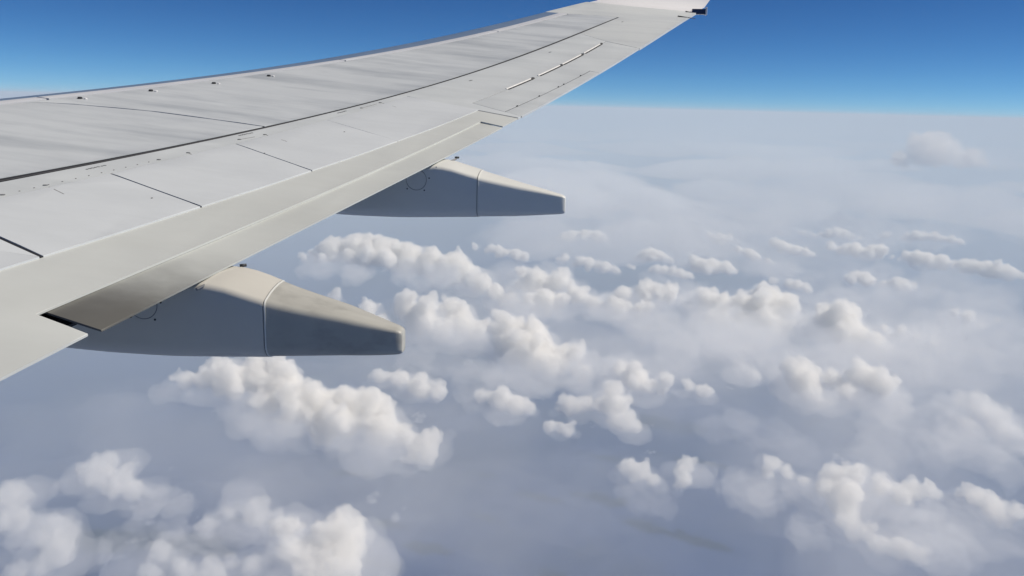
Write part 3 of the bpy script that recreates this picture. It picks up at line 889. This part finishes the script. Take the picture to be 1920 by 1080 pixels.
CLOUD_LABELS = {
'c01': "big bright ragged cumulus directly below the nearer flap fairing",
'c02': "dim triangular puff on its own below the wing root, left of the big bright cloud",
'c03': "blurred dim cloud in the bottom left corner, lower of the two at the left edge",
'c03b': "faint grey cloud at the left edge above the bottom left corner",
'c04': "lumpy tall cloud at the bottom edge below the big bright cumulus",
'c04b': "low lumpy cloud along the bottom edge, left of the tall lumpy one",
'c04c': "thin lavender cloud just above the bottom bank, shaped like a low ridge",
'c05': "small tapered cloud below the rear tip of the nearer flap fairing",
'c06': "flat slender cloud in the gap right of the one under the fairing's rear tip",
'c07': "T shaped cloud with a hanging tail, right of the flat slender cloud",
'c07b': "small slanting cloud touching the top of the T shaped one",
'c08': "tiny detached scrap just below the left arm of the T shaped cloud",
'c09': "large rounded white heap in the middle of the view, behind the T shaped cloud",
'c10': "wide bright cloud immediately behind the rear end of the nearer flap fairing",
'c10b': "small knobbly cloud peeking over the sloping back of the nearer fairing",
'c11': "long bright cloud row starting just below the farther flap fairing",
'c11b': "broad broken cloud mass right of the row below the farther fairing",
'c12': "compact rounded cloud between the broken central mass and the broad right hand heap",
'c12b': "broad flat topped cloud heap right of centre, widest in the middle distance",
'c12c': "domed cloud with a trailing slope at the right end of the broad heap",
'c13': "short slanting row of puffs behind the broad flat topped heap",
'c14': "small bright puffs at the middle of the far right cloud row",
'c14b': "longest stretch of the far right cloud row, running to the right edge",
'c14c': "short thin stretch at the near left start of the far right cloud row",
'c14d': "tiny oval cloud just below the far right row, left one of a pair",
'c14e': "tiny oval cloud just below the far right row, right one of a pair",
'c15': "small pale column shaped cloud left of the arching cloud",
'c15b': "arching cloud with a bright left shoulder, right of centre",
'c16': "tall soft cloud cut by the right edge, below the far rows",
'c17': "large bright cloud at lower right with a tail hanging to its lower right",
'c17b': "small peaked cloud joined to the left of the large lower right cloud",
'c18': "bright ragged cloud at the right edge beside the large lower right cloud",
'c19': "small wide puff standing alone at lower centre right, left of an upright one",
'c19b': "small upright puff at lower centre right, beside the wide one",
'c20': "tiny distant puffs straight right of the farther fairing, halfway to the far row",
'c21': "thin slanting streak of puffs near the right edge, below the paired ovals",
'c22': "faint far puffs just below the rear tip of the farther flap fairing",
'c23': "faintest far puffs, behind and left of the far right cloud row",
'c33': "solitary pale pinkish tower rising into the far haze, just under the horizon",
'c24': "low thin row of scraps nearest behind the compact rounded cloud",
'c25': "short slanting row between the distant puffs and the far right row",
'c26': "very faint flat scrap row above the middle of the far right cloud row",
'c27': "very faint flat scrap row above the right end of the far right cloud row",
'c28': "small slanting patch below the left start of the far right cloud row",
'c29': "thin slanting row right of the domed cloud, below the streak near the edge",
'c30': "small far row just right of the long row below the farther fairing",
'c31': "small far row above the broad broken cloud mass in the centre",
'c32': "thin low scrap between the T shaped cloud and the small column shaped one",
}


THIN_MAT = volume_mat("thin_cloud_vapour", (1.0, 0.99, 0.97), 0.0040, 0.0, 0.02)
FAR_MAT = volume_mat("far_tower_vapour", (1.0, 0.985, 0.965), 0.0028, 0.0, 0.01)
CORE_MAT = volume_mat("cloud_core_vapour", (1.0, 0.99, 0.97), 0.013, 0.0, 0.03)
FRINGE_MAT = volume_mat("cloud_fringe_vapour", (1, 1, 1), 0.0035)
BASE_MAT = volume_mat("cloud_base_vapour", (1, 1, 1), 0.0016)


def vapour_mesh(name, puffs, rm, voxel, displacements, sub=2):
    """union of the puffs, pushed in and out by noise at several scales, closed again by a last remesh"""
    bm = bmesh.new()
    for c, r in puffs:
        s = (r, r, r) if not isinstance(r, tuple) else r
        bmesh.ops.create_icosphere(bm, subdivisions=sub, radius=1.0, matrix=Matrix.Translation(Vector(c)) @ Matrix.Diagonal((*s, 1)))
    me = bpy.data.meshes.new(name)
    bm.to_mesh(me); bm.free()
    tmp = bpy.data.objects.new(name + "_build", me)
    COL.objects.link(tmp)
    md = tmp.modifiers.new("r", 'REMESH'); md.mode = 'VOXEL'; md.voxel_size = voxel * 1.15
    for sc, st, basis, depth in displacements:
        tx = bpy.data.textures.new(name + "_tx", 'CLOUDS')
        tx.noise_basis = basis
        tx.noise_scale = rm * sc; tx.noise_depth = depth
        dm = tmp.modifiers.new("d", 'DISPLACE'); dm.texture = tx; dm.strength = rm * st; dm.mid_level = 0.5
        dm.texture_coords = 'LOCAL'
    md = tmp.modifiers.new("r2", 'REMESH'); md.mode = 'VOXEL'; md.voxel_size = voxel
    out = bpy.data.meshes.new_from_object(tmp.evaluated_get(bpy.context.evaluated_depsgraph_get()))
    bpy.data.objects.remove(tmp)
    bpy.data.meshes.remove(me)
    out.name = name
    return out


SOFT = ("c02", "c03", "c03b", "c04b", "c04c", "c15", "c16", "c33")
PER, VOR = 'ORIGINAL_PERLIN', 'VORONOI_F1'
rng = random.Random(11)
for key, pts in CLOUDS.items():
    P = [(np.array(q[:3], float), float(q[3])) for q in pts]
    cen = sum(q[0] for q in P) / len(P)
    rm = float(np.mean([q[1] for q in P]))
    dist = float(np.linalg.norm(cen))
    puffs, outer = [], []
    for c, r in P:
        r *= rng.uniform(0.6, 1.08) * (0.76 if key in SOFT else 0.88 if key == 'c04' else 1.0)
        puffs.append((c - cen, r))
        for k in range(7):
            th = rng.random() * 2 * math.pi
            ze = rng.uniform(-0.3, 1.0)
            s = math.sqrt(max(0, 1 - ze * ze))
            rr = r * rng.uniform(0.22, 0.6)
            d = np.array((math.cos(th) * s, math.sin(th) * s, ze * 0.9))
            c2 = c - cen + d * r * rng.uniform(0.8, 1.15)
            puffs.append((c2, rr))
            for j in range(3):
                g = np.array((rng.gauss(0, 1), rng.gauss(0, 1), rng.gauss(0.4, 1))); g /= np.linalg.norm(g)
                puffs.append((c2 + g * rr * 0.95, rr * rng.uniform(0.3, 0.55)))
    if dist > 14000:
        for (c, r), (c2, r2) in zip(P, P[1:]):
            puffs.append(((c + c2) / 2 - cen, (r + r2) * 0.6))
    if dist > 14000:                      # far rows: flatter, wider, with low shreds between the towers
        for c, r in P:
            for k in range(5):
                q = r * rng.uniform(0.35, 0.75)
                puffs.append((c - cen + np.array((rng.uniform(-1.9, 1.9) * r, rng.uniform(-1.5, 1.5) * r, -r * rng.uniform(0.25, 0.7))), q))
    for c, r in puffs:
        if r > rm * 0.3: outer.append((c + np.array((0, 0, -0.12 * rm)), r * 1.03 + rm * 0.04))
    vox = max(rm * 0.055, dist * 0.0009)
    core = vapour_mesh("cloud", puffs, rm, vox, ((1.4, 0.95, PER, 2), (0.6, -0.55, VOR, 1), (0.28, -0.30, VOR, 1), (0.13, 0.16, PER, 2)))
    o = link("cloud", core, THIN_MAT if key in SOFT else CORE_MAT)
    if key == "c33":
        core.materials.clear(); core.materials.append(FAR_MAT)
    o.location = cen
    tag(o, CLOUD_LABELS.get(key, "white cloud"), "cloud", "heaped white clouds below the wing")
    if key == "c33": continue
    fr = vapour_mesh("cloud_fringe", outer, rm, vox * 1.5, ((1.1, 1.3, PER, 2), (0.45, 0.75, PER, 3), (0.2, 0.45, PER, 3)))
    link("cloud_fringe", fr, FRINGE_MAT, o)
    low = []
    for c, r in P:
        for k in range(2):
            a = rng.random() * 6.283; q = r * rng.uniform(1.0, 1.8)
            low.append((c - cen + np.array((math.cos(a) * r, math.sin(a) * r * 1.3, -r * rng.uniform(0.4, 0.9))), (q, q * 1.2, q * 0.5)))
    link("cloud_base", vapour_mesh("cloud_base", low, rm, vox * 2.4, ((1.2, 1.1, PER, 3), (0.4, 0.5, PER, 3))), BASE_MAT, o)

# soft grey banks of low cloud between the cumulus
low_mats = {}
for i, (x, y, z, r, de) in enumerate(BANKS):
    g = random.Random(100 + i)
    pf = []
    for k in range(9):
        a = g.random() * 6.283; d = r * g.uniform(0.0, 1.3); q = r * g.uniform(0.35, 0.7)
        pf.append(((math.cos(a) * d, math.sin(a) * d * 1.5, -0.05 * r + g.uniform(-0.12, 0.12) * r), (q, q * 1.4, q * 0.5)))
    if de not in low_mats: low_mats[de] = volume_mat("bank_vapour", (1, 1, 1), de)
    o = link("cloud_bank", vapour_mesh("cloud_bank", pf, r, r * 0.04, ((0.9, 0.95, PER, 3), (0.35, 0.5, PER, 3), (0.15, 0.25, PER, 3)), 3), low_mats[de])
    o.location = (x, y, z)
    tag(o, "soft pale bank of low cloud between the brighter heaps", group="soft banks of low cloud", kind="stuff")

# small torn scraps round the edges of the heaps
g = random.Random(5)
scraps = []
allp = [q for pts in CLOUDS.values() for q in pts]
for k in range(200):
    x, y, z, r = g.choice(allp)
    a = g.random() * 6.283; d = r * g.uniform(1.4, 3.6); q = r * g.uniform(0.10, 0.27)
    c = (x + math.cos(a) * d, y + math.sin(a) * d * 1.4, z - r * g.uniform(0.2, 0.8))
    for j in range(4):
        scraps.append((tuple(c[i] + g.gauss(0, 1) * q * (0.9, 1.2, 0.3)[i] for i in range(3)), q * g.uniform(0.35, 0.9)))
bm = bmesh.new()
for i, (c, r) in enumerate(scraps):
    n0 = len(bm.verts)
    ret = bmesh.ops.create_icosphere(bm, subdivisions=2, radius=1.0)
    off = Vector((i * 1.7, i * 0.9, i * 2.3))
    for v in ret['verts']:
        n = v.co.normalized()
        k = 1.0 + 0.75 * noise.fractal(n * 1.5 + off, 0.8, 2.1, 4)
        v.co = Vector(c) + Vector((n.x * r * k * 1.3, n.y * r * k * 1.5, n.z * r * k * 0.7))
me = bpy.data.meshes.new("cloud_scraps"); bm.to_mesh(me); bm.free()
o = link("cloud_scraps", me, volume_mat("scrap_vapour", (1, 1, 1), 0.006))
tag(o, "small torn scraps of cloud drifting round the larger heaps", kind="stuff")
VEILS = [
(-1377,5761,-2715,1545,1731,150,0.0003),(-3676,6070,-2715,1422,1820,150,0.0003),(-214,5443,-2715,1216,1362,150,0.0003),(-2192,7831,-2712,1389,2001,160,0.0003),(2515,10855,-2700,2429,3887,200,0.0005),(1974,6057,-2700,1296,2074,200,0.0004),(-1866,4874,-2700,955,1681,200,0.0003),(-1167,10895,-2700,1828,3218,200,0.0005),(737,9124,-2706,1487,2142,180,0.0004),(4046,9780,-2700,1770,3115,200,0.0005),(28504,81343,-2550,1825,2920,700,0.0040),(31722,85783,-2580,1480,2369,600,0.0030),(-1410,17663,-2642,1160,2134,393,0.0002),(1274,18200,-2651,2136,3639,361,0.0004),(5738,19612,-2638,1180,3319,405,0.0003),(7479,20509,-2648,1041,1842,371,0.0002),(-538,19882,-2671,2149,5881,294,0.0003),(2584,20733,-2678,2427,6283,273,0.0003),(5063,22682,-2662,1384,3784,325,0.0003),(11015,23076,-2637,1408,2681,408,0.0003),(-692,24518,-2678,1306,3057,271,0.0005),(-549,24296,-2655,1324,3675,348,0.0003),(4755,25569,-2645,2018,4258,383,0.0003),(8997,27291,-2691,1653,3933,230,0.0003),(11232,28054,-2649,3135,7974,367,0.0003),(-4029,27740,-2647,3383,6440,376,0.0009),(-542,29290,-2650,3278,7436,364,0.0009),(3739,30965,-2666,1637,4467,313,0.0006),(9053,34132,-2692,4365,10194,224,0.0006),(16764,36286,-2677,1745,3043,276,0.0006),(-5337,40626,-2654,2786,5474,352,0.0006),(-1744,38433,-2675,3217,8069,283,0.0011),(6074,42210,-2635,4096,7056,414,0.0008),(10195,44961,-2640,2529,4988,397,0.0008),(13844,49270,-2685,3318,6006,250,0.0011),(21931,55365,-2664,2857,5334,319,0.0008),(-5159,55742,-2672,3733,8271,291,0.0006),(3656,63279,-2659,6318,10640,335,0.0006),(8918,64361,-2643,5910,15529,389,0.0012),(12919,64594,-2673,4719,13128,290,0.0012),(24625,85309,-2693,5032,13137,223,0.0006),(30490,76795,-2687,7513,17268,241,0.0006),(-8973,89253,-2691,7765,21780,227,0.0015),(5714,94504,-2652,8254,18738,357,0.0015),(22116,139123,-2671,16137,37674,296,0.0008),(36485,148946,-2659,7924,19774,336,0.0008),(61724,190234,-2675,19672,32210,282,0.0010),(54494,135892,-2648,16681,27458,372,0.0008),]

# thin veils of vapour that hang between the cumulus
veil_mats = {}


def veil_mesh(name, rx, ry, rz, seed):
    bm = bmesh.new()
    bmesh.ops.create_icosphere(bm, subdivisions=5, radius=1.0)
    off = Vector((seed * 7.3, seed * 3.1, seed * 1.7))
    for v in bm.verts:
        n = v.co.normalized()
        rho = math.sqrt(n.x * n.x + n.y * n.y)
        d = Vector((n.x, n.y, 0)).normalized() if rho > 1e-6 else Vector((1, 0, 0))
        k = 1.0 + 0.45 * noise.fractal(d * 1.3 + off, 0.9, 2.1, 3)
        edge = abs(n.z) ** 2.6
        lump = 1.0 + 0.9 * noise.fractal(Vector((n.x, n.y, 0)) * 2.6 + off, 0.8, 2.2, 4)
        v.co = Vector((n.x * rx * k, n.y * ry * k, math.copysign(edge * max(0.15, lump), n.z) * rz))
    for f in bm.faces: f.smooth = True
    me = bpy.data.meshes.new(name); bm.to_mesh(me); bm.free()
    return me


for i, (x, y, z, rx, ry, rz, de) in enumerate(VEILS):
    if de not in veil_mats: veil_mats[de] = volume_mat("veil_vapour", (1, 1, 1), de)
    o = link("cloud_veil", veil_mesh("cloud_veil", rx, ry, rz, i + 1), veil_mats[de])
    o.location = (x, y, z)
    o.rotation_euler.z = -math.atan2(x, y) + 0.25 * math.sin(i * 2.7)
    tag(o, "thin pale veil of vapour between the white clouds", group="thin veils between the clouds", kind="stuff")
